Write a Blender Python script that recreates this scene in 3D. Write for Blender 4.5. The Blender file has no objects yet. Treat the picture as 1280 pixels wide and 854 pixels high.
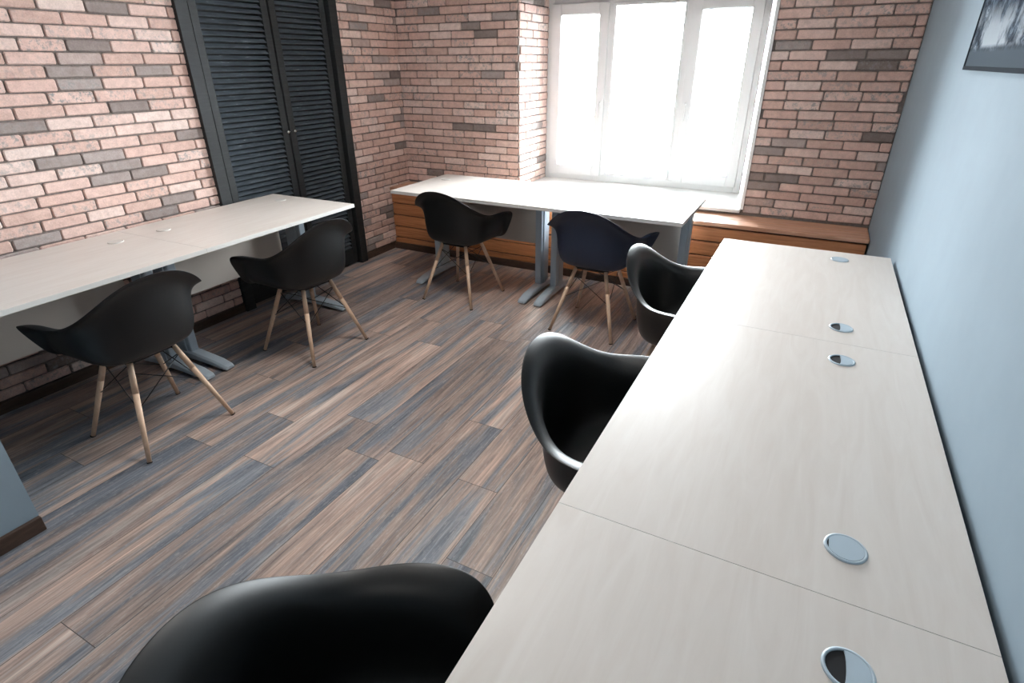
import bpy, bmesh, math, random
from mathutils import Vector, Matrix

# ------------------------------------------------------------------ camera, world, exposure
SC = bpy.context.scene
COL = SC.collection
def R3(yaw, pitch, roll):
    a, b, c = [math.radians(v) for v in (yaw, pitch, roll)]
    f = Vector((-math.sin(a)*math.cos(b), math.cos(a)*math.cos(b), -math.sin(b)))
    r = Vector((math.cos(a), math.sin(a), 0)); u = r.cross(f)
    return math.cos(c)*r+math.sin(c)*u, -math.sin(c)*r+math.cos(c)*u, f
cam = bpy.data.cameras.new('camera'); camo = bpy.data.objects.new('camera', cam); COL.objects.link(camo)
r_, u_, f_ = R3(27.642, 26.643, -0.363)
M = Matrix((r_, u_, -f_)).transposed().to_4x4(); M.translation = Vector((3.335, -4.305, 1.55))
camo.matrix_world = M
cam.sensor_width = 36; cam.sensor_fit = 'HORIZONTAL'; cam.lens = 694.2/1280*36
cam.clip_start = .02; cam.clip_end = 200
SC.camera = camo
SC.view_settings.view_transform = 'Standard'; SC.view_settings.look = 'None'
SC.view_settings.gamma = 1; SC.view_settings.use_curve_mapping = False
SC.view_settings.exposure = 0.17
W_STR = 72.0           # overcast sky
FILL_STR = 30.0        # added ceiling fill panels
world = bpy.data.worlds.new('overcast'); SC.world = world; world.use_nodes = True
bg = world.node_tree.nodes['Background']; bg.inputs[0].default_value = (.90, .95, 1, 1); bg.inputs[1].default_value = W_STR
pl = bpy.data.lights.new('window_daylight_portal', 'AREA'); pl.shape = 'RECTANGLE'; pl.size = 1.8; pl.size_y = 1.5
pl.cycles.is_portal = True
plo = bpy.data.objects.new('window_daylight_portal', pl); COL.objects.link(plo)
plo.location = (2.0, .72, 1.32); plo.rotation_euler = (math.radians(-90), 0, 0)

# ------------------------------------------------------------------ materials
def mat(name, base=(.5, .5, .5), rough=.5, metal=0, spec=.5):
    m = bpy.data.materials.new(name); m.use_nodes = True
    b = m.node_tree.nodes['Principled BSDF']
    b.inputs['Base Color'].default_value = (*base, 1); b.inputs['Roughness'].default_value = rough
    b.inputs['Metallic'].default_value = metal; b.inputs['Specular IOR Level'].default_value = spec
    return m, m.node_tree.nodes, m.node_tree.links, b
def node(nt, t, **k):
    n = nt.new(t)
    for a, v in k.items(): setattr(n, a, v)
    return n
def ramp(nt, stops, interp='LINEAR'):
    n = nt.new('ShaderNodeValToRGB'); n.color_ramp.interpolation = interp
    e = n.color_ramp.elements
    while len(e) < len(stops): e.new(.5)
    for i, (p, c) in enumerate(stops): e[i].position = p; e[i].color = (*c, 1)
    return n
def mixc(nt, lk, fac, a, b, blend='MIX'):
    n = nt.new('ShaderNodeMix'); n.data_type = 'RGBA'; n.blend_type = blend
    for s, v in ((n.inputs[0], fac), (n.inputs[6], a), (n.inputs[7], b)):
        if isinstance(v, (int, float)): s.default_value = v
        elif isinstance(v, tuple): s.default_value = (*v, 1)
        else: lk.new(v, s)
    return n.outputs[2]
def coords(nt, lk, scale=(1, 1, 1), src='Object'):
    t = nt.new('ShaderNodeTexCoord'); m = nt.new('ShaderNodeMapping'); m.inputs['Scale'].default_value = scale
    lk.new(t.outputs[src], m.inputs[0]); return m.outputs[0]
def noise(nt, lk, vec, scale, detail=4, rough=.55, dist=0):
    n = nt.new('ShaderNodeTexNoise'); lk.new(vec, n.inputs['Vector'])
    n.inputs['Scale'].default_value = scale; n.inputs['Detail'].default_value = detail
    n.inputs['Roughness'].default_value = rough; n.inputs['Distortion'].default_value = dist
    return n.outputs[0]
def bump(nt, lk, h, b, strength=.3, dist=.002):
    n = nt.new('ShaderNodeBump'); n.inputs['Strength'].default_value = strength; n.inputs['Distance'].default_value = dist
    lk.new(h, n.inputs['Height']); lk.new(n.outputs[0], b.inputs['Normal'])

def brick_material():
    m, nt, lk, b = mat('painted_brick', rough=.85, spec=.25)
    at = nt.new('ShaderNodeAttribute'); at.attribute_name = 'tone'
    sep = nt.new('ShaderNodeSeparateColor'); lk.new(at.outputs['Color'], sep.inputs[0])
    rp = ramp(nt, [(0, (.21, .165, .15)), (.10, (.31, .255, .235)), (.2, (.42, .35, .325)), (.25, (.56, .385, .325)),
                   (.55, (.67, .46, .395)), (.8, (.71, .515, .45)), (1, (.75, .60, .54))])
    lk.new(sep.outputs[0], rp.inputs[0])
    v = coords(nt, lk)
    n1 = noise(nt, lk, v, 26, 5, .65)
    n2 = noise(nt, lk, v, 160, 3, .6)
    r1 = ramp(nt, [(.35, (.88, .86, .86)), (.65, (1.08, 1.09, 1.10))]); lk.new(n1, r1.inputs[0])
    c = mixc(nt, lk, 1.0, rp.outputs[0], r1.outputs[0], 'MULTIPLY')
    # greyish wear on some bricks
    n3 = noise(nt, lk, v, 45, 4, .7)
    r3 = ramp(nt, [(.50, (0, 0, 0)), (.62, (1, 1, 1))]); lk.new(n3, r3.inputs[0])
    mm = nt.new('ShaderNodeMath'); mm.operation = 'MULTIPLY'; lk.new(r3.outputs[0], mm.inputs[0]); lk.new(sep.outputs[1], mm.inputs[1])
    c = mixc(nt, lk, mm.outputs[0], c, (.30, .29, .28))
    r2 = ramp(nt, [(.3, (.88, .88, .88)), (.7, (1.1, 1.1, 1.1))]); lk.new(n2, r2.inputs[0])
    c = mixc(nt, lk, 1.0, c, r2.outputs[0], 'MULTIPLY')
    lk.new(c, b.inputs['Base Color'])
    bump(nt, lk, n1, b, .5, .003)
    return m
def mortar_material():
    m, nt, lk, b = mat('mortar', rough=.95, spec=.1)
    n = noise(nt, lk, coords(nt, lk), 60)
    r = ramp(nt, [(.3, (.15, .125, .115)), (.7, (.25, .21, .19))]); lk.new(n, r.inputs[0]); lk.new(r.outputs[0], b.inputs['Base Color'])
    return m
def floor_material():
    m, nt, lk, b = mat('laminate_planks', rough=.38, spec=.5)
    t = nt.new('ShaderNodeTexCoord'); sp = nt.new('ShaderNodeSeparateXYZ'); lk.new(t.outputs['Object'], sp.inputs[0])
    cb = nt.new('ShaderNodeCombineXYZ')
    def mth(op, a, v):
        q = nt.new('ShaderNodeMath'); q.operation = op; lk.new(a, q.inputs[0])
        if v is not None:
            if isinstance(v, (int, float)): q.inputs[1].default_value = v
            else: lk.new(v, q.inputs[1])
        return q.outputs[0]
    row = mth('FLOOR', mth('DIVIDE', mth('ADD', sp.outputs[0], 9.985), .186), None)
    wn = nt.new('ShaderNodeTexWhiteNoise'); wn.noise_dimensions = '1D'; lk.new(row, wn.inputs['W'])
    lk.new(mth('ADD', sp.outputs[1], mth('MULTIPLY', wn.outputs[0], 1.28)), cb.inputs[0]); lk.new(sp.outputs[0], cb.inputs[1])
    off = nt.new('ShaderNodeVectorMath'); off.operation = 'ADD'; off.inputs[1].default_value = (10.41, 9.985, 0)
    lk.new(cb.outputs[0], off.inputs[0])
    br = nt.new('ShaderNodeTexBrick'); lk.new(off.outputs[0], br.inputs['Vector'])
    br.offset = 0; br.offset_frequency = 2
    br.inputs['Color1'].default_value = (0, 0, 0, 1); br.inputs['Color2'].default_value = (1, 1, 1, 1)
    br.inputs['Mortar'].default_value = (.5, .5, .5, 1)
    br.inputs['Scale'].default_value = 1; br.inputs['Mortar Size'].default_value = .0012; br.inputs['Mortar Smooth'].default_value = .1
    br.inputs['Bias'].default_value = 0; br.inputs['Brick Width'].default_value = 1.28; br.inputs['Row Height'].default_value = .186
    # stretched streak coordinates, shifted per plank
    sc = nt.new('ShaderNodeVectorMath'); sc.operation = 'SCALE'; sc.inputs['Scale'].default_value = 11.0
    lk.new(br.outputs['Color'], sc.inputs[0])
    ad = nt.new('ShaderNodeVectorMath'); ad.operation = 'ADD'; lk.new(off.outputs[0], ad.inputs[0]); lk.new(sc.outputs[0], ad.inputs[1])
    def st(sx, sy):
        mp = nt.new('ShaderNodeMapping'); mp.inputs['Scale'].default_value = (sx, sy, 1); lk.new(ad.outputs[0], mp.inputs[0]); return mp.outputs[0]
    broad = noise(nt, lk, st(.8, 9), 1, 4, .6, .8)
    mid = noise(nt, lk, st(1.6, 24), 1, 5, .62, 1.2)
    fine = noise(nt, lk, st(6, 200), 1, 3, .6)
    hue = ramp(nt, [(.36, (.17, .19, .225)), (.44, (.25, .26, .285)), (.50, (.36, .285, .25)), (.57, (.47, .345, .29)), (.66, (.54, .46, .41))]); lk.new(broad, hue.inputs[0])
    val = ramp(nt, [(.28, (.50, .51, .54)), (.45, (.88, .88, .88)), (.56, (1.08, 1.07, 1.06)), (.72, (1.32, 1.31, 1.3))]); lk.new(mid, val.inputs[0])
    # per plank lightness
    rp = ramp(nt, [(0, (.70, .72, .76)), (.5, (1, .99, .98)), (1, (1.2, 1.18, 1.16))]); lk.new(br.outputs['Color'], rp.inputs[0])
    c = mixc(nt, lk, 1.0, mixc(nt, lk, 1.0, hue.outputs[0], val.outputs[0], 'MULTIPLY'), rp.outputs[0], 'MULTIPLY')
    # cathedral grain
    wv = nt.new('ShaderNodeTexWave'); wv.wave_type = 'RINGS'; wv.rings_direction = 'Z'; lk.new(st(.9, 8), wv.inputs['Vector'])
    wv.inputs['Scale'].default_value = 2.2; wv.inputs['Distortion'].default_value = 7; wv.inputs['Detail'].default_value = 3; wv.inputs['Detail Scale'].default_value = 1.2
    rw = ramp(nt, [(.2, (.84, .84, .86)), (.8, (1.12, 1.11, 1.1))]); lk.new(wv.outputs[0], rw.inputs[0])
    c = mixc(nt, lk, .6, c, mixc(nt, lk, 1.0, c, rw.outputs[0], 'MULTIPLY'))
    rf = ramp(nt, [(.3, (.78, .78, .79)), (.7, (1.18, 1.17, 1.16))]); lk.new(fine, rf.inputs[0])
    c = mixc(nt, lk, 1.0, c, rf.outputs[0], 'MULTIPLY')
    limed = noise(nt, lk, st(16, 95), 1, 4, .7, 2.0)
    rl = ramp(nt, [(.54, (0, 0, 0)), (.66, (.32, .32, .32))]); lk.new(limed, rl.inputs[0])
    c = mixc(nt, lk, rl.outputs[0], c, (.66, .61, .57))
    c = mixc(nt, lk, br.outputs['Fac'], c, (.06, .05, .045))
    lk.new(c, b.inputs['Base Color'])
    rr = nt.new('ShaderNodeMapRange'); lk.new(fine, rr.inputs[0]); rr.inputs[3].default_value = .32; rr.inputs[4].default_value = .5
    lk.new(rr.outputs[0], b.inputs['Roughness'])
    bump(nt, lk, fine, b, .25, .0015)
    return m
def wood_material(name, c1, c2, scale=(1, 14, 14), rough=.5):
    m, nt, lk, b = mat(name, rough=rough)
    n = noise(nt, lk, coords(nt, lk, scale), 3, 6, .6, 1.0)
    r = ramp(nt, [(.32, c1), (.68, c2)]); lk.new(n, r.inputs[0]); lk.new(r.outputs[0], b.inputs['Base Color'])
    bump(nt, lk, n, b, .2, .002)
    return m
def paint_material(name, c, rough=.6, amount=.03, spec=.4):
    m, nt, lk, b = mat(name, rough=rough, spec=spec)
    n = noise(nt, lk, coords(nt, lk), 6, 6, .6)
    lo = tuple(v*(1-amount) for v in c); hi = tuple(v*(1+amount) for v in c)
    r = ramp(nt, [(.3, lo), (.7, hi)]); lk.new(n, r.inputs[0]); lk.new(r.outputs[0], b.inputs['Base Color'])
    n2 = noise(nt, lk, coords(nt, lk), 320, 2)
    bump(nt, lk, n2, b, .12, .001)
    return m
def shutter_material(name, lo, mid, hi, worn, k=.72, rough=.5):
    m, nt, lk, b = mat(name, rough=rough, spec=.45)
    n = noise(nt, lk, coords(nt, lk, (6, 3, 30)), 3, 5, .7)
    r = ramp(nt, [(.3, lo), (.5, mid), (.64, hi), (k, worn)]); lk.new(n, r.inputs[0])
    lk.new(r.outputs[0], b.inputs['Base Color']); bump(nt, lk, n, b, .3, .002)
    return m
def plastic_material(name, c, rough=.42):
    m, nt, lk, b = mat(name, base=c, rough=rough, spec=.5)
    n = noise(nt, lk, coords(nt, lk), 500, 2); bump(nt, lk, n, b, .06, .0005)
    return m
def emis(name, c, s):
    m = bpy.data.materials.new(name); m.use_nodes = True; nt = m.node_tree.nodes; nt.clear()
    e = nt.new('ShaderNodeEmission'); o = nt.new('ShaderNodeOutputMaterial'); e.inputs[0].default_value = (*c, 1); e.inputs[1].default_value = s
    m.node_tree.links.new(e.outputs[0], o.inputs[0]); return m
def glass_material():
    m = bpy.data.materials.new('window_glass'); m.use_nodes = True; nt = m.node_tree.nodes; lk = m.node_tree.links; nt.clear()
    o = nt.new('ShaderNodeOutputMaterial'); mx = nt.new('ShaderNodeMixShader'); t = nt.new('ShaderNodeBsdfTransparent'); g = nt.new('ShaderNodeBsdfGlossy')
    g.inputs['Roughness'].default_value = .02; t.inputs[0].default_value = (.97, .985, .98, 1)
    lw = nt.new('ShaderNodeFresnel'); lw.inputs[0].default_value = 1.45
    lk.new(lw.outputs[0], mx.inputs[0]); lk.new(t.outputs[0], mx.inputs[1]); lk.new(g.outputs[0], mx.inputs[2]); lk.new(mx.outputs[0], o.inputs[0]); return m
def photo_print_material():
    m, nt, lk, b = mat('winter_photo_print', rough=.9, spec=.02)
    v = coords(nt, lk)
    n = noise(nt, lk, v, 14, 8, .75, 1.5)
    r = ramp(nt, [(.38, (.006, .010, .016)), (.48, (.03, .042, .058)), (.56, (.075, .10, .13)), (.66, (.24, .28, .32))]); lk.new(n, r.inputs[0])
    sp = nt.new('ShaderNodeSeparateXYZ'); lk.new(v, sp.inputs[0])
    # pale snowy bank low in the print, grey road strip under it
    ym = nt.new('ShaderNodeMapRange'); lk.new(sp.outputs[2], ym.inputs[0]); ym.inputs[1].default_value = .0; ym.inputs[2].default_value = .30
    rb = ramp(nt, [(0, (0, 0, 0)), (.20, (0, 0, 0)), (.24, (1, 1, 1)), (.42, (.8, .8, .8)), (.62, (0, 0, 0))]); lk.new(ym.outputs[0], rb.inputs[0])
    n2 = noise(nt, lk, v, 7, 5, .6); r2 = ramp(nt, [(.42, (0, 0, 0)), (.52, (1, 1, 1))]); lk.new(n2, r2.inputs[0])
    mm = nt.new('ShaderNodeMath'); mm.operation = 'MULTIPLY'; lk.new(rb.outputs[0], mm.inputs[0]); lk.new(r2.outputs[0], mm.inputs[1])
    c = mixc(nt, lk, mm.outputs[0], r.outputs[0], (.34, .38, .42))
    rs = ramp(nt, [(0, (1, 1, 1)), (.17, (1, 1, 1)), (.22, (0, 0, 0))]); lk.new(ym.outputs[0], rs.inputs[0])
    c = mixc(nt, lk, rs.outputs[0], c, (.06, .078, .095))
    lk.new(c, b.inputs['Base Color']); return m

MB_ = brick_material(); MM_ = mortar_material(); MFLOOR = floor_material()
MBLUE = paint_material('blue_grey_paint', (.245, .31, .36), .8, .03, .12)
MWHITE = paint_material('white_plaster', (.80, .80, .79), .7)
MPVC = paint_material('white_pvc', (.80, .82, .83), .35, .01)
MSILL = paint_material('white_sill', (.82, .82, .80), .35, .01)
MCEDAR = wood_material('stained_pine', (.33, .12, .045), (.56, .24, .105), (1, 9, 22), .42)
MCEDART = wood_material('stained_pine_top', (.48, .23, .13), (.70, .42, .29), (1, 18, 9), .38)
MSKIRT = wood_material('dark_skirting', (.045, .026, .018), (.085, .05, .035), (4, 4, 20), .45)
MSHUT = shutter_material('blackened_wood', (.008, .009, .010), (.012, .014, .015), (.018, .020, .021), (.03, .035, .036), .8, .65)
MSLAT = shutter_material('lit_worn_slats', (.032, .040, .049), (.055, .069, .083), (.085, .105, .124), (.28, .32, .34), .69, .5)  # light caught by the slats put into their base; pale scratches are wear
MTOP = wood_material('pale_maple_laminate', (.66, .60, .55), (.715, .665, .62), (1.1, 8, 7), .40)
MEDGE = paint_material('pale_edge_band', (.62, .60, .57), .45, .02)
MPANEL = paint_material('beige_panel_laminate', (.62, .56, .50), .5, .02)
MMETAL = plastic_material('grey_blue_lacquered_steel', (.42, .49, .55), .32)
MBLACK = plastic_material('black_shell_plastic', (.003, .0038, .0045), .44)
MNAVY = plastic_material('navy_shell_plastic', (.013, .022, .048), .47)
MDOWEL = wood_material('pale_beech_dowel', (.56, .37, .25), (.68, .48, .34), (18, 18, 3), .5)
MWIRE = mat('black_steel_rod', (.02, .02, .022), .35, .6)[0]
MGROM = plastic_material('silver_grey_plastic', (.44, .53, .60), .35)
MGROMP = plastic_material('pale_beige_plastic', (.63, .60, .56), .4)
MDARK = mat('dark_opening', (.01, .01, .012), .8)[0]
MKNOB = mat('brushed_nickel', (.62, .60, .56), .25, 1)[0]
MGLASS = glass_material(); MPRINT = photo_print_material()
MFRAME = paint_material('dark_slate_frame', (.014, .02, .028), .9, .03, .03)
MSNOW = paint_material('snow', (.8, .82, .85), .9)

# ------------------------------------------------------------------ helpers
def obj(name, bm, mats, parent=None, smooth=False, bevel=0):
    me = bpy.data.meshes.new(name); bm.normal_update(); bm.to_mesh(me); bm.free()
    for m in (mats if isinstance(mats, (list, tuple)) else [mats]): me.materials.append(m)
    if smooth:
        for p in me.polygons: p.use_smooth = True
    o = bpy.data.objects.new(name, me); COL.objects.link(o)
    if parent: o.parent = parent
    if bevel:
        b = o.modifiers.new('bevel', 'BEVEL'); b.width = bevel; b.segments = 2; b.limit_method = 'ANGLE'
    return o
def box(bm, x0, x1, y0, y1, z0, z1, mi=0):
    vs = [bm.verts.new((x, y, z)) for x in (x0, x1) for y in (y0, y1) for z in (z0, z1)]
    for f in ((0, 1, 3, 2), (4, 6, 7, 5), (0, 4, 5, 1), (2, 3, 7, 6), (0, 2, 6, 4), (1, 5, 7, 3)):
        fc = bm.faces.new([vs[i] for i in f]); fc.material_index = mi
    return vs
def cyl(bm, p0, p1, r0, r1, n=16, mi=0):
    p0, p1 = Vector(p0), Vector(p1); d = (p1-p0).normalized()
    a = d.orthogonal().normalized(); b = d.cross(a)
    R = [[bm.verts.new(p+(a*math.cos(t)+b*math.sin(t))*r) for t in (2*math.pi*i/n for i in range(n))] for p, r in ((p0, r0), (p1, r1))]
    for i in range(n): bm.faces.new((R[0][i], R[0][(i+1) % n], R[1][(i+1) % n], R[1][i])).material_index = mi
    bm.faces.new(R[0][::-1]).material_index = mi; bm.faces.new(R[1]).material_index = mi
def bxo(name, b, m, parent=None, bevel=0):
    bm = bmesh.new(); box(bm, *b); return obj(name, bm, m, parent, bevel=bevel)
def empty(name, loc=(0, 0, 0), rz=0):
    o = bpy.data.objects.new(name, None); COL.objects.link(o); o.location = loc; o.rotation_euler = (0, 0, rz); o.empty_display_size = .1; return o
def tag(o, label, cat, group=None):
    o['label'] = label; o['category'] = cat
    if group: o['group'] = group
    return o
def structure(o, label=None):
    o['kind'] = 'structure'
    if label: o['label'] = label
    return o
def copy_tree(o, parent=None):
    c = o.copy(); COL.objects.link(c)
    if parent: c.parent = parent
    for ch in list(o.children): copy_tree(ch, c)
    return c

# ------------------------------------------------------------------ brickwork: real slips on a mortar bed
BH, BL, JT = .0575, .212, .0072
def subtract(iv, holes):
    out = [iv]
    for h0, h1 in holes:
        nxt = []
        for a, b in out:
            if h1 <= a or h0 >= b: nxt.append((a, b)); continue
            if h0 > a: nxt.append((a, h0))
            if h1 < b: nxt.append((h1, b))
        out = nxt
    return out
def brickwork(bm, org, ud, nd, ulen, z0, z1, holes=(), seed=1, phase=0, dark=.16, tone=None):
    rnd = random.Random(seed); org, ud, nd = Vector(org), Vector(ud), Vector(nd); up = Vector((0, 0, 1))
    lay = bm.verts.layers.float_color['tone']
    k = math.floor(z0/BH); z = k*BH
    while z < z1-.005:
        a0, a1 = max(z, z0)+JT/2, min(z+BH, z1)-JT/2
        if a1-a0 > .012:
            hs = [(h[0], h[1]) for h in holes if h[2] < a1 and h[3] > a0]
            base = phase+(.5 if k % 2 else 0)*BL + rnd.uniform(-.02, .02)
            u = -BL*2+base % BL
            while u < ulen:
                l = BL*(1 if rnd.random() > .08 else rnd.uniform(.8, 1.0))
                for s, e in subtract((max(u, 0), min(u+l, ulen)), hs):
                    s2 = s+JT/2; e2 = e-JT/2
                    if e2-s2 < .02: continue
                    cl = .5+.5*math.sin(u*2.3+seed)*math.sin(z*3.1+seed*2)
                    t = rnd.uniform(0, .235) if rnd.random() < dark*(.4+1.4*cl) else rnd.uniform(.26, 1)
                    wear = rnd.random()**3
                    dep = .010+rnd.uniform(-.0018, .0025); ch = .0045; rad = .0055
                    j = lambda: rnd.uniform(-.0016, .0016)
                    def ring(ins, d, r):
                        q = [(s2+ins, a0+ins), (e2-ins, a0+ins), (e2-ins, a1-ins), (s2+ins, a1-ins)]
                        sg = [(1, 1), (-1, 1), (-1, -1), (1, -1)]; pts = []
                        for i, ((x, y), (sx, sy)) in enumerate(zip(q, sg)):
                            p1, p2 = (x+sx*r, y), (x, y+sy*r)
                            pts += [p2, p1] if i in (0, 2) else [p1, p2]
                        return pts, d
                    vsr = []
                    jit = [(j(), j()) for _ in range(8)]
                    for ins, d, r in ((0, 0, rad), (0, dep-ch, rad), (ch*.9, dep, rad*.8)):
                        pts, dd = ring(ins, d, min(r, (e2-s2)*.3))
                        row = []
                        for (x, y), (jx, jy) in zip(pts, jit):
                            v = bm.verts.new(org+ud*(x+jx)+up*(y+jy)+nd*dd); v[lay] = (t, wear, rnd.random(), 1); row.append(v)
                        vsr.append(row)
                    for a, b in ((vsr[0], vsr[1]), (vsr[1], vsr[2])):
                        for i in range(8): bm.faces.new((a[i], a[(i+1) % 8], b[(i+1) % 8], b[i]))
                    bm.faces.new(vsr[2])
                u += l
        z += BH; k += 1
def wall_boxes(bm, org, ud, nd, ulen, z0, z1, holes, thick):
    """mortar bed behind the slips, with its openings"""
    org, ud, nd = Vector(org), Vector(ud), Vector(nd)
    us = sorted({0, ulen, *[h[0] for h in holes], *[h[1] for h in holes]})
    for a, b in zip(us, us[1:]):
        hz = [(h[2], h[3]) for h in holes if h[0] <= a+1e-6 and h[1] >= b-1e-6]
        for c, d in subtract((z0, z1), hz):
            vs = [bm.verts.new(org+ud*u+Vector((0, 0, z))-nd*t) for u in (a, b) for t in (0, thick) for z in (c, d)]
            for f in ((0, 1, 3, 2), (4, 6, 7, 5), (0, 4, 5, 1), (2, 3, 7, 6), (0, 2, 6, 4), (1, 5, 7, 3)):
                bm.faces.new([vs[i] for i in f]).material_index = 1
def new_brick_bm():
    bm = bmesh.new(); bm.verts.layers.float_color.new('tone'); return bm
def finish_brick(name, bm):
    bmesh.ops.recalc_face_normals(bm, faces=bm.faces)
    return obj(name, bm, [MB_, MM_])

# ------------------------------------------------------------------ room shell
RW, RD, RH = 3.753, -6.6, 2.75
WX0, WX1, WXI, WZ0, WZ1, WY = 1.15, 2.945, 2.862, .575, 2.03, .55
structure(bxo('floor', (-.15, RW+.15, RD-.15, .75, -.1, 0), MFLOOR))
structure(bxo('ceiling', (-.15, RW+.15, RD-.15, .75, RH, RH+.1), MWHITE))
# left wall: plane x=0 facing +x, u runs along -y from y=0
DY0, DY1, DZ = .735, 1.975, 2.12
bm = new_brick_bm()
brickwork(bm, (0, 0, 0), (0, -1, 0), (1, 0, 0), -RD, 0.06, RH, [(DY0, DY1, 0, DZ)], 7, .05, .15)
wall_boxes(bm, (0, 0, 0), (0, -1, 0), (1, 0, 0), -RD, 0, RH, [(DY0, DY1, 0, DZ)], .15)
structure(finish_brick('wall_left', bm))
# back wall: plane y=0 facing -y, window opening with deep reveal
bm = new_brick_bm()
brickwork(bm, (0, 0, 0), (1, 0, 0), (0, -1, 0), RW, .56, RH, [(WX0, WX1+.012, 0, WZ1)], 11, .11, .055)
wall_boxes(bm, (0, 0, 0), (1, 0, 0), (0, -1, 0), RW, 0, RH, [(WX0, WX1, WZ0, WZ1)], .70)
brickwork(bm, (WX0-.0, 0, 0), (0, 1, 0), (1, 0, 0), WY, .60, WZ1, (), 5, .02, .12)
structure(finish_brick('wall_back', bm))
structure(bxo('wall_right', (RW, RW+.15, RD, .7, 0, RH), MBLUE))
structure(bxo('wall_rear', (-.15, RW+.15, RD-.15, RD, 0, RH), MBLUE))
# projecting painted wall block at the left, with its dark skirting
structure(bxo('wall_nook', (0.012, 1.055, RD, -3.742, 0, RH), MBLUE))
bm = bmesh.new(); box(bm, 1.055, 1.073, RD, -3.742, 0, .062)
structure(obj('baseboard_nook', bm, MSKIRT, bevel=.003))
bm = bmesh.new(); box(bm, .0, .018, -.735, -.30, 0, .058); structure(obj('baseboard_left', bm, MSKIRT, bevel=.003))
bm = bmesh.new(); box(bm, .0, .018, -3.74, -1.975, 0, .058); structure(obj('baseboard_front', bm, MSKIRT, bevel=.003))
bm = bmesh.new(); box(bm, .018, RW-.001, -.318, -.300, 0, .060); structure(obj('baseboard_back', bm, MSKIRT, bevel=.003))
# splayed right reveal in white plaster and its corner bead
bm = bmesh.new()
pts = [(WXI, WY+.10), (WX1+.004, WY+.10), (WX1+.004, -.014), (WX1-.004, -.014)]
lo = [bm.verts.new((x, y, .60)) for x, y in pts]; hi = [bm.verts.new((x, y, WZ1)) for x, y in pts]
for i in range(4): bm.faces.new((lo[i], lo[(i+1) % 4], hi[(i+1) % 4], hi[i]))
bm.faces.new(lo[::-1]); bm.faces.new(hi)
structure(obj('trim_1', bm, MWHITE))
structure(bxo('trim_2', (WX1, WX1+.016, -.016, .002, .60, WZ1), MWHITE))
# sill board
structure(bxo('trim_3', (WX0, WX1-.002, -.035, WY+.05, .577, .602), MSILL, bevel=.006))

# ------------------------------------------------------------------ window: three lights
def frame_rect(bm, x0, x1, z0, z1, w, y0, y1):
    box(bm, x0, x0+w, y0, y1, z0, z1); box(bm, x1-w, x1, y0, y1, z0, z1)
    box(bm, x0+w, x1-w, y0, y1, z0, z0+w); box(bm, x0+w, x1-w, y0, y1, z1-w, z1)
win = structure(empty('window_1', (2.0, WY, .6)))
def wpart(name, bm, m, par=win, bevel=.004, world=True):
    o = obj(name, bm, m, par, bevel=bevel)
    o.matrix_parent_inverse = Matrix.Identity(4)
    o.data.transform(Matrix.Translation(-Vector((2.0, WY, .6)))); return o
bm = bmesh.new(); frame_rect(bm, WX0, WXI, .602, 2.02, .055, WY, WY+.07)
box(bm, 1.665, 1.715, WY, WY+.07, .657, 1.965); box(bm, 2.285, 2.335, WY, WY+.07, .657, 1.965)
wpart('window_frame', bm, MPVC)
for x0, x1 in ((1.195, 1.68), (2.32, 2.82)):
    bm = bmesh.new(); frame_rect(bm, x0, x1, .645, 1.975, .078, WY-.018, WY+.05)
    sash = wpart('sash', bm, MPVC)
    bm = bmesh.new(); frame_rect(bm, x0+.070, x1-.070, .718, 1.902, .010, WY-.008, WY+.02); wpart('glazing_bead', bm, MPVC, sash, .002)
    bm = bmesh.new(); box(bm, x0+.06, x1-.06, WY+.018, WY+.022, .70, 1.90); wpart('pane', bm, MGLASS, sash, 0)
    hx = x1-.034 if x0 < 2 else x0+.034
    bm = bmesh.new(); box(bm, hx-.014, hx+.014, WY-.026, WY-.018, 1.20, 1.27); cyl(bm, (hx, WY-.026, 1.25), (hx, WY-.05, 1.25), .009, .009)
    box(bm, hx-.009, hx+.009, WY-.060, WY-.046, 1.13, 1.26); wpart('window_handle', bm, MPVC, sash, .003)
bm = bmesh.new(); box(bm, 1.71, 2.29, WY+.018, WY+.022, .65, 1.97); wpart('pane', bm, MGLASS, win, 0)
bm = bmesh.new(); frame_rect(bm, 1.715, 2.285, .657, 1.965, .02, WY-.004, WY+.018); wpart('glazing_bead', bm, MPVC, win, .002)
# outdoors
o = bxo('snowy_ground', (-30, 35, .9, 60, -4.2, -4.0), MSNOW); structure(o)

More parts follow.
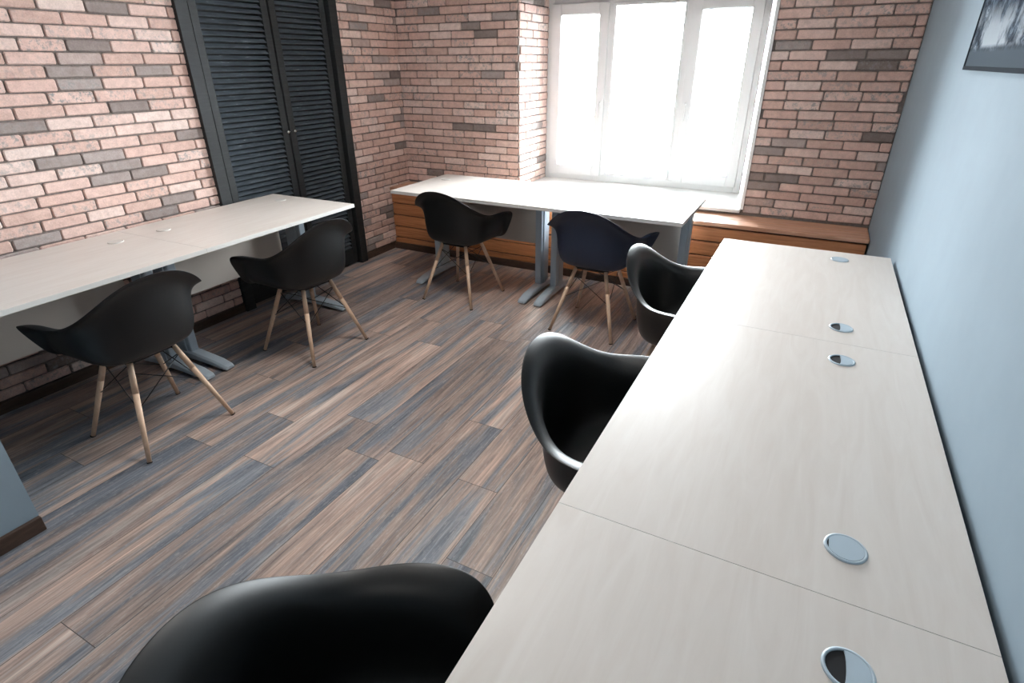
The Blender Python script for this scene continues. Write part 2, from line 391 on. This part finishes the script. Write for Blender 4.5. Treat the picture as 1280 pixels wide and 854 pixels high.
# ------------------------------------------------------------------ louvred shutter doors in the left wall
door = structure(empty('door_1', (0, -1.355, 0)), 'blackened wooden double door with louvres in the brick wall')
def dpart(name, bm, m, par=door, bevel=.003):
    o = obj(name, bm, m, par, bevel=bevel); o.data.transform(Matrix.Translation(Vector((0, 1.355, 0)))); return o
bm = bmesh.new()
y0, y1 = -1.992, -.722
box(bm, -.05, .035, y0, y0+.078, 0, DZ+.06); box(bm, -.05, .035, y1-.078, y1, 0, DZ+.06); box(bm, -.05, .035, y0+.078, y1-.078, DZ-.02, DZ+.06)
box(bm, -.10, -.06, y0+.02, y1-.02, 0, DZ)   # dark lining behind the slats
dpart('door_frame', bm, MSHUT)
for (a, b), ky in (((-1.893, -1.332), -1.356), ((-1.318, -.818), -1.294)):
    lf = empty('louvered_leaf'); lf.parent = door
    bm = bmesh.new(); sw = .052
    box(bm, -.028, .008, a, a+sw, .02, DZ-.03); box(bm, -.028, .008, b-sw, b, .02, DZ-.03)
    for z0, z1 in ((.02, .14), (DZ-.12, DZ-.03)): box(bm, -.028, .008, a+sw, b-sw, z0, z1)
    dpart('leaf_frame', bm, MSHUT, lf)
    bm = bmesh.new()
    z = .158
    while z < DZ-.13:
        if True:
            c = [(-.022, z+.010), (-.018, z+.0135), (.006, z-.006), (.002, z-.0105)]
            A = [bm.verts.new((x, a+sw-.004, zz)) for x, zz in c]; B = [bm.verts.new((x, b-sw+.004, zz)) for x, zz in c]
            for i in range(4): bm.faces.new((A[i], A[(i+1) % 4], B[(i+1) % 4], B[i]))
            bm.faces.new(A[::-1]); bm.faces.new(B)
        z += .0325
    bmesh.ops.recalc_face_normals(bm, faces=bm.faces)
    dpart('slats', bm, MSLAT, lf, 0)
    bm = bmesh.new(); cyl(bm, (.008, ky, 1.127), (.022, ky, 1.127), .005, .005, 12); bmesh.ops.create_uvsphere(bm, u_segments=16, v_segments=10, radius=.012, matrix=Matrix.Translation((.03, ky, 1.127)))
    k = dpart('knob', bm, MKNOB, lf, 0)
    for p in k.data.polygons: p.use_smooth = True

# ------------------------------------------------------------------ timber bench box along the back wall
be = tag(empty('timber_bench', (RW/2, -.15, 0)), 'orange stained timber plank box bench built along under the window', 'bench')
def bpart(name, bm, m, bevel=.003):
    o = obj(name, bm, m, be, bevel=bevel); o.data.transform(Matrix.Translation(Vector((-RW/2, .15, 0)))); return o
bm = bmesh.new()
for i in range(5): box(bm, .014, RW-.012, -.297+.004*(i % 2), -.272, .002+i*.105, .002+i*.105+.097)
bpart('front_boards', bm, MCEDAR, .006)
bm = bmesh.new(); box(bm, .014, RW-.012, -.272, -.262, .0, .53); bpart('backing', bm, MSKIRT, 0)
bm = bmesh.new(); box(bm, .013, RW-.004, -.312, -.165, .531, .560); box(bm, .013, RW-.004, -.161, -.003, .531, .560); bpart('top_board', bm, MCEDART, .005)

# ------------------------------------------------------------------ desks
DD, DH, TT = .721, .75, .022
def make_desk(L, slots=(1, 1), MGROM=MGROM):
    """local x along the length, y from the user's edge to the back, origin under the front-left corner"""
    root = empty('office_desk')
    bm = bmesh.new(); box(bm, .0004, L-.0004, 0, DD, DH-TT, DH)
    for f in bm.faces:
        if abs(f.calc_center_median().z-DH) > .001: f.material_index = 1
    obj('desk_top', bm, [MTOP, MEDGE], root, bevel=.0008)
    for lx in (.062, L-.062):
        bm = bmesh.new()
        # arched foot
        secs = [(.155, .026, .008, .026), (.175, .032, .010, .034), (.24, .034, .016, .048), (.33, .034, .020, .056), (.42, .034, .020, .064), (.56, .034, .020, .064), (.64, .033, .012, .046), (.70, .030, .004, .030)]
        rows = []
        for y, w, zb, zt in secs:
            pr = [(-w, zb), (-w, zt-.010), (-w+.010, zt), (w-.010, zt), (w, zt-.010), (w, zb)]
            rows.append([bm.verts.new((lx+px, y, pz)) for px, pz in pr])
        for a, b in zip(rows, rows[1:]):
            for i in range(6): bm.faces.new((a[i], b[i], b[(i+1) % 6], a[(i+1) % 6]))
        bm.faces.new(rows[0]); bm.faces.new(rows[-1][::-1])
        cyl(bm, (lx, .185, 0), (lx, .185, .016), .016, .016, 12); cyl(bm, (lx, .67, 0), (lx, .67, .012), .016, .016, 12)
        bmesh.ops.recalc_face_normals(bm, faces=bm.faces)
        leg = obj('leg', bm, MMETAL, root, bevel=.003)
        bm = bmesh.new(); box(bm, lx-.024, lx+.024, .435, .575, .055, DH-TT-.03); box(bm, lx-.030, lx+.030, .470, .540, .055, DH-TT-.03)
        obj('column', bm, MMETAL, leg, bevel=.006)
        bm = bmesh.new(); box(bm, lx-.03, lx+.03, .12, .66, DH-TT-.03, DH-TT)
        obj('support_arm', bm, MMETAL, leg, bevel=.004)
    obj_ = bxo('modesty_panel', (.10, L-.10, .622, .640, .31, DH-TT-.004), MPANEL, root, .001)
    bm = bmesh.new(); box(bm, .095, L-.095, .50, .54, DH-TT-.035, DH-TT-.002); obj('crossbar', bm, MMETAL, root, bevel=.003)
    for gx, open_ in zip((.128, L-.128), slots):
        gy = DD-.205
        bm = bmesh.new(); n = 40
        prof = [(.036, 0.0), (.036, .0020), (.0335, .0034), (.0305, .0028), (.0305, .0005)]
        rr = [[bm.verts.new((gx+r*math.cos(2*math.pi*i/n), gy+r*math.sin(2*math.pi*i/n), DH+z)) for i in range(n)] for r, z in prof]
        for a, b in zip(rr, rr[1:]):
            for i in range(n): bm.faces.new((a[i], a[(i+1) % n], b[(i+1) % n], b[i]))
        g = obj('cable_grommet', bm, MGROM, root, smooth=True)
        bm = bmesh.new(); vs = [bm.verts.new((gx+.0305*math.cos(2*math.pi*i/n), gy+.0305*math.sin(2*math.pi*i/n), DH+.0006)) for i in range(n)]; bm.faces.new(vs)
        obj('cable_hole', bm, MDARK, g)
        # cap: a disc with a lens-shaped cut at the user's side
        bm = bmesh.new(); rc = .0308; top = []
        for i in range(n):
            t = 2*math.pi*i/n; x, y = rc*math.cos(t), rc*math.sin(t)
            if open_ == 1 and y < -.006: y = -.006+.15*(abs(y)-.006)
            if open_ == 2 and y < -.0275: y = -.0275
            top.append((x, y))
        a = [bm.verts.new((gx+x, gy+y, DH+.0008)) for x, y in top]; b = [bm.verts.new((gx+x*.98, gy+y*.98, DH+.0034)) for x, y in top]
        for i in range(n): bm.faces.new((a[i], a[(i+1) % n], b[(i+1) % n], b[i]))
        bm.faces.new(b)
        obj('grommet_cap', bm, MGROM, g)
    return root
LR, LW = 1.063, 1.019
GR = 'row of desks along the blue wall'; GW = 'pair of desks at the window'; GL = 'pair of desks along the brick wall'
H90 = math.pi/2
d = make_desk(LR, (2, 1)); d.location = (3.016, -1.371, 0); d.rotation_euler.z = -H90
tag(d, 'pale maple-topped desk at the far end of the blue wall row', 'desk', GR)
d2 = make_desk(LR, (1, 2)); d2.location = (3.016, -1.371-LR, 0); d2.rotation_euler.z = -H90
tag(d2, 'pale maple-topped desk in the middle of the blue wall row', 'desk', GR)
d3 = make_desk(LR, (1, 1)); d3.rotation_euler.z = -H90; d3.location = (3.016, -1.371-2*LR, 0); tag(d3, 'pale maple-topped desk nearest the camera, at the bottom right of the photo', 'desk', GR)
d = make_desk(LW, (2, 2), MGROMP); d.location = (.727, -1.167, 0)  # pale grommets here: blown-out window daylight put into their colour
tag(d, 'pale desk under the window, the one nearer the corner of the brick walls', 'desk', GW)
d4 = copy_tree(d); d4.location = (.727+LW, -1.167, 0); tag(d4, 'pale desk under the window, its right end near the blue wall row', 'desk', GW)
RL = H90+.012
d = make_desk(LR, (2, 2), MGROMP); d.location = (.80, -2.668, 0); d.rotation_euler.z = RL; tag(d, 'pale desk along the brick wall in front of the black louvred doors', 'desk', GL)
d5 = copy_tree(d); d5.location = (.813, -2.668-LR, 0); d5.rotation_euler.z = RL; tag(d5, 'pale desk along the brick wall at the left edge of the photo', 'desk', GL)

# ------------------------------------------------------------------ moulded armchair
SH = [  # floor edge, wall top, rim  (front centre -> side -> back centre); the sitter faces +y
 ((0, .165, .425), (0, .225, .424), (0, .258, .400)),
 ((.11, .165, .426), (.135, .222, .424), (.145, .252, .402)),
 ((.175, .15, .432), (.212, .200, .440), (.228, .228, .430)),
 ((.198, .12, .440), (.245, .185, .500), (.270, .206, .500)),
 ((.203, .09, .440), (.256, .160, .585), (.312, .200, .585)),
 ((.205, .06, .440), (.265, .105, .632), (.345, .142, .645)),
 ((.205, -.01, .438), (.265, .01, .640), (.343, .020, .656)),
 ((.200, -.08, .438), (.252, -.070, .632), (.318, -.084, .645)),
 ((.185, -.13, .442), (.222, -.128, .655), (.275, -.160, .672)),
 ((.150, -.162, .448), (.170, -.182, .712), (.208, -.228, .738)),
 ((.085, -.182, .453), (.094, -.212, .765), (.118, -.266, .797)),
 ((0, -.188, .455), (0, -.222, .780), (0, -.282, .817)),
]
def make_chair(shellmat):
    root = empty('armchair')
    full = SH+[tuple((-p[0], p[1], p[2]) for p in s) for s in SH[-2:0:-1]]
    bm = bmesh.new(); n = len(full)
    def lerp(a, b, t): return Vector(a).lerp(Vector(b), t)
    rings = []
    for k in range(7):
        row = []
        for S, Mw, Rm in full:
            S, Mw, Rm = Vector(S), Vector(Mw), Vector(Rm); c = Vector((0, 0, .418))
            if k == 0: p = c.lerp(S, .35); p.z = .418
            elif k == 1: p = c.lerp(S, .70); p.z = .420+(S.z-.42)*.3
            elif k == 2: p = c.lerp(S, .95); p.z = .424+(S.z-.424)*.7
            elif k == 3: p = Vector((*(S.lerp(Mw, .48)).xy, S.z+(Mw.z-S.z)*.16))
            elif k == 4: p = Vector((*(S.lerp(Mw, .78)).xy, S.z+(Mw.z-S.z)*.52))
            elif k == 5: p = Mw
            else: p = Rm
            row.append(bm.verts.new(p))
        rings.append(row)
    for a, b in zip(rings, rings[1:]):
        for i in range(n): bm.faces.new((a[i], a[(i+1) % n], b[(i+1) % n], b[i]))
    bm.faces.new(rings[0])
    bmesh.ops.recalc_face_normals(bm, faces=bm.faces)
    sh = obj('shell', bm, shellmat, root, smooth=True)
    s = sh.modifiers.new('thick', 'SOLIDIFY'); s.thickness = .0065; s.offset = 0
    s = sh.modifiers.new('sub', 'SUBSURF'); s.levels = 2; s.render_levels = 3
    top = []
    for sx, sy in ((1, 1), (-1, 1), (-1, -1), (1, -1)):
        a = Vector((sx*.098, sy*.092, .410)); b = Vector((sx*.212, sy*.215, 0))
        bm = bmesh.new(); m_ = a.lerp(b, .3); cyl(bm, b, m_, .0095, .0130, 18); cyl(bm, m_, a, .0130, .0120, 18)
        lg = obj('leg', bm, MDOWEL, root, smooth=False)
        for p in lg.data.polygons: p.use_smooth = len(p.vertices) == 4
        bm = bmesh.new(); d_ = (b-a).normalized(); cyl(bm, b-d_*.001, b-d_*.006, .011, .0115, 18); lg2 = obj('foot_pad', bm, MDARK, lg)
        top.append((a, b))
    bm = bmesh.new()
    for i in range(4):
        a0, b0 = top[i]; a1, b1 = top[(i+1) % 4]
        cyl(bm, a0.lerp(b0, .10), a1.lerp(b1, .46), .0022, .0022, 8); cyl(bm, a1.lerp(b1, .10), a0.lerp(b0, .46), .0022, .0022, 8)
    obj('cross_brace', bm, MWIRE, root, smooth=True)
    bm = bmesh.new()
    for sx in (1, -1): box(bm, sx*.095-.010, sx*.095+.010, -.10, .10, .400, .412)
    for sy in (1, -1): box(bm, -.095, .095, sy*.088-.008, sy*.088+.008, .401, .413)
    obj('seat_mount', bm, MWIRE, root, bevel=.003)
    return root
GC = 'moulded armchairs round the room'
ch = make_chair(MBLACK)
chn = make_chair(MNAVY)
def place(o, x, y, a, label, s=1.0):
    o.location = (x, y, 0); o.rotation_euler.z = math.radians(a); o.scale = (s, s, s); tag(o, label, 'chair', GC)
CH = [  # facing +y at 0 degrees, counter-clockwise
 (.825, -3.118, 90, 'black armchair at the brick wall desk, nearer the left edge of the photo'),
 (.845, -2.150, 87, 'black armchair on dowel legs in front of the black louvred doors'),
 (1.223, -1.040, -3, 'black armchair at the window desk beside the orange timber corner'),
 (2.965, -1.905, -92, 'black armchair at the far end of the blue wall desk row'),
 (2.975, -2.945, -86, 'black armchair in the middle of the blue wall desk row, showing its open seat'),
 (2.89, -4.01, -68, 'black armchair cut off by the bottom edge of the photo'),
]
for i, (x, y, a, lb) in enumerate(CH):
    place(ch if i == 0 else copy_tree(ch), x, y, a, lb)
place(chn, 2.263, -1.106, -3, 'dark navy armchair on dowel legs at the right half of the window desk')

# ------------------------------------------------------------------ framed print on the blue wall
pr = tag(empty('framed_photo', (RW, -1.676-.46, 1.52)), 'blue-grey winter photo print in a thin dark frame on the blue wall', 'picture')
bm = bmesh.new(); pw, ph, ft = .46, .62, .012
box(bm, -.022, 0, -pw, -pw+ft, 0, ph); box(bm, -.022, 0, pw-ft, pw, 0, ph); box(bm, -.022, 0, -pw+ft, pw-ft, 0, ft); box(bm, -.022, 0, -pw+ft, pw-ft, ph-ft, ph)
obj('frame', bm, MFRAME, pr, bevel=.001)
bxo('photo_print', (-.019, -.004, -pw+ft, pw-ft, ft, ph-ft), MPRINT, pr)

# ------------------------------------------------------------------ unseen ceiling panels, added as ambient fill light
ML = emis('fill_diffuser', (1, .965, .92), FILL_STR)
ML2 = emis('dimmed_fill_diffuser', (1, .965, .92), FILL_STR*.2)
for i, (x, y, lb) in enumerate(((1.95, -2.2, 'added square fill light panel on the ceiling over the middle of the floor, out of view'),
                              (2.6, -5.1, 'added square fill light panel on the ceiling behind the camera'))):
    t = tag(empty('ceiling_fill_panel', (x, y, RH)), lb, 'lamp', 'added ceiling fill panels')
    bm = bmesh.new(); frame_rect(bm, -.31, .31, -.31, .31, .02, -.05, 0)
    bm.transform(Matrix.Rotation(-math.pi/2, 4, 'X') @ Matrix.Identity(4)); 
    zs = [v.co.z for v in bm.verts]; bmesh.ops.translate(bm, verts=bm.verts, vec=(0, 0, -max(zs)))
    obj('fill_frame', bm, MPVC, t)
    bxo('diffuser', (-.29, .29, -.29, .29, -.046, -.040), ML if i == 0 else ML2, t)
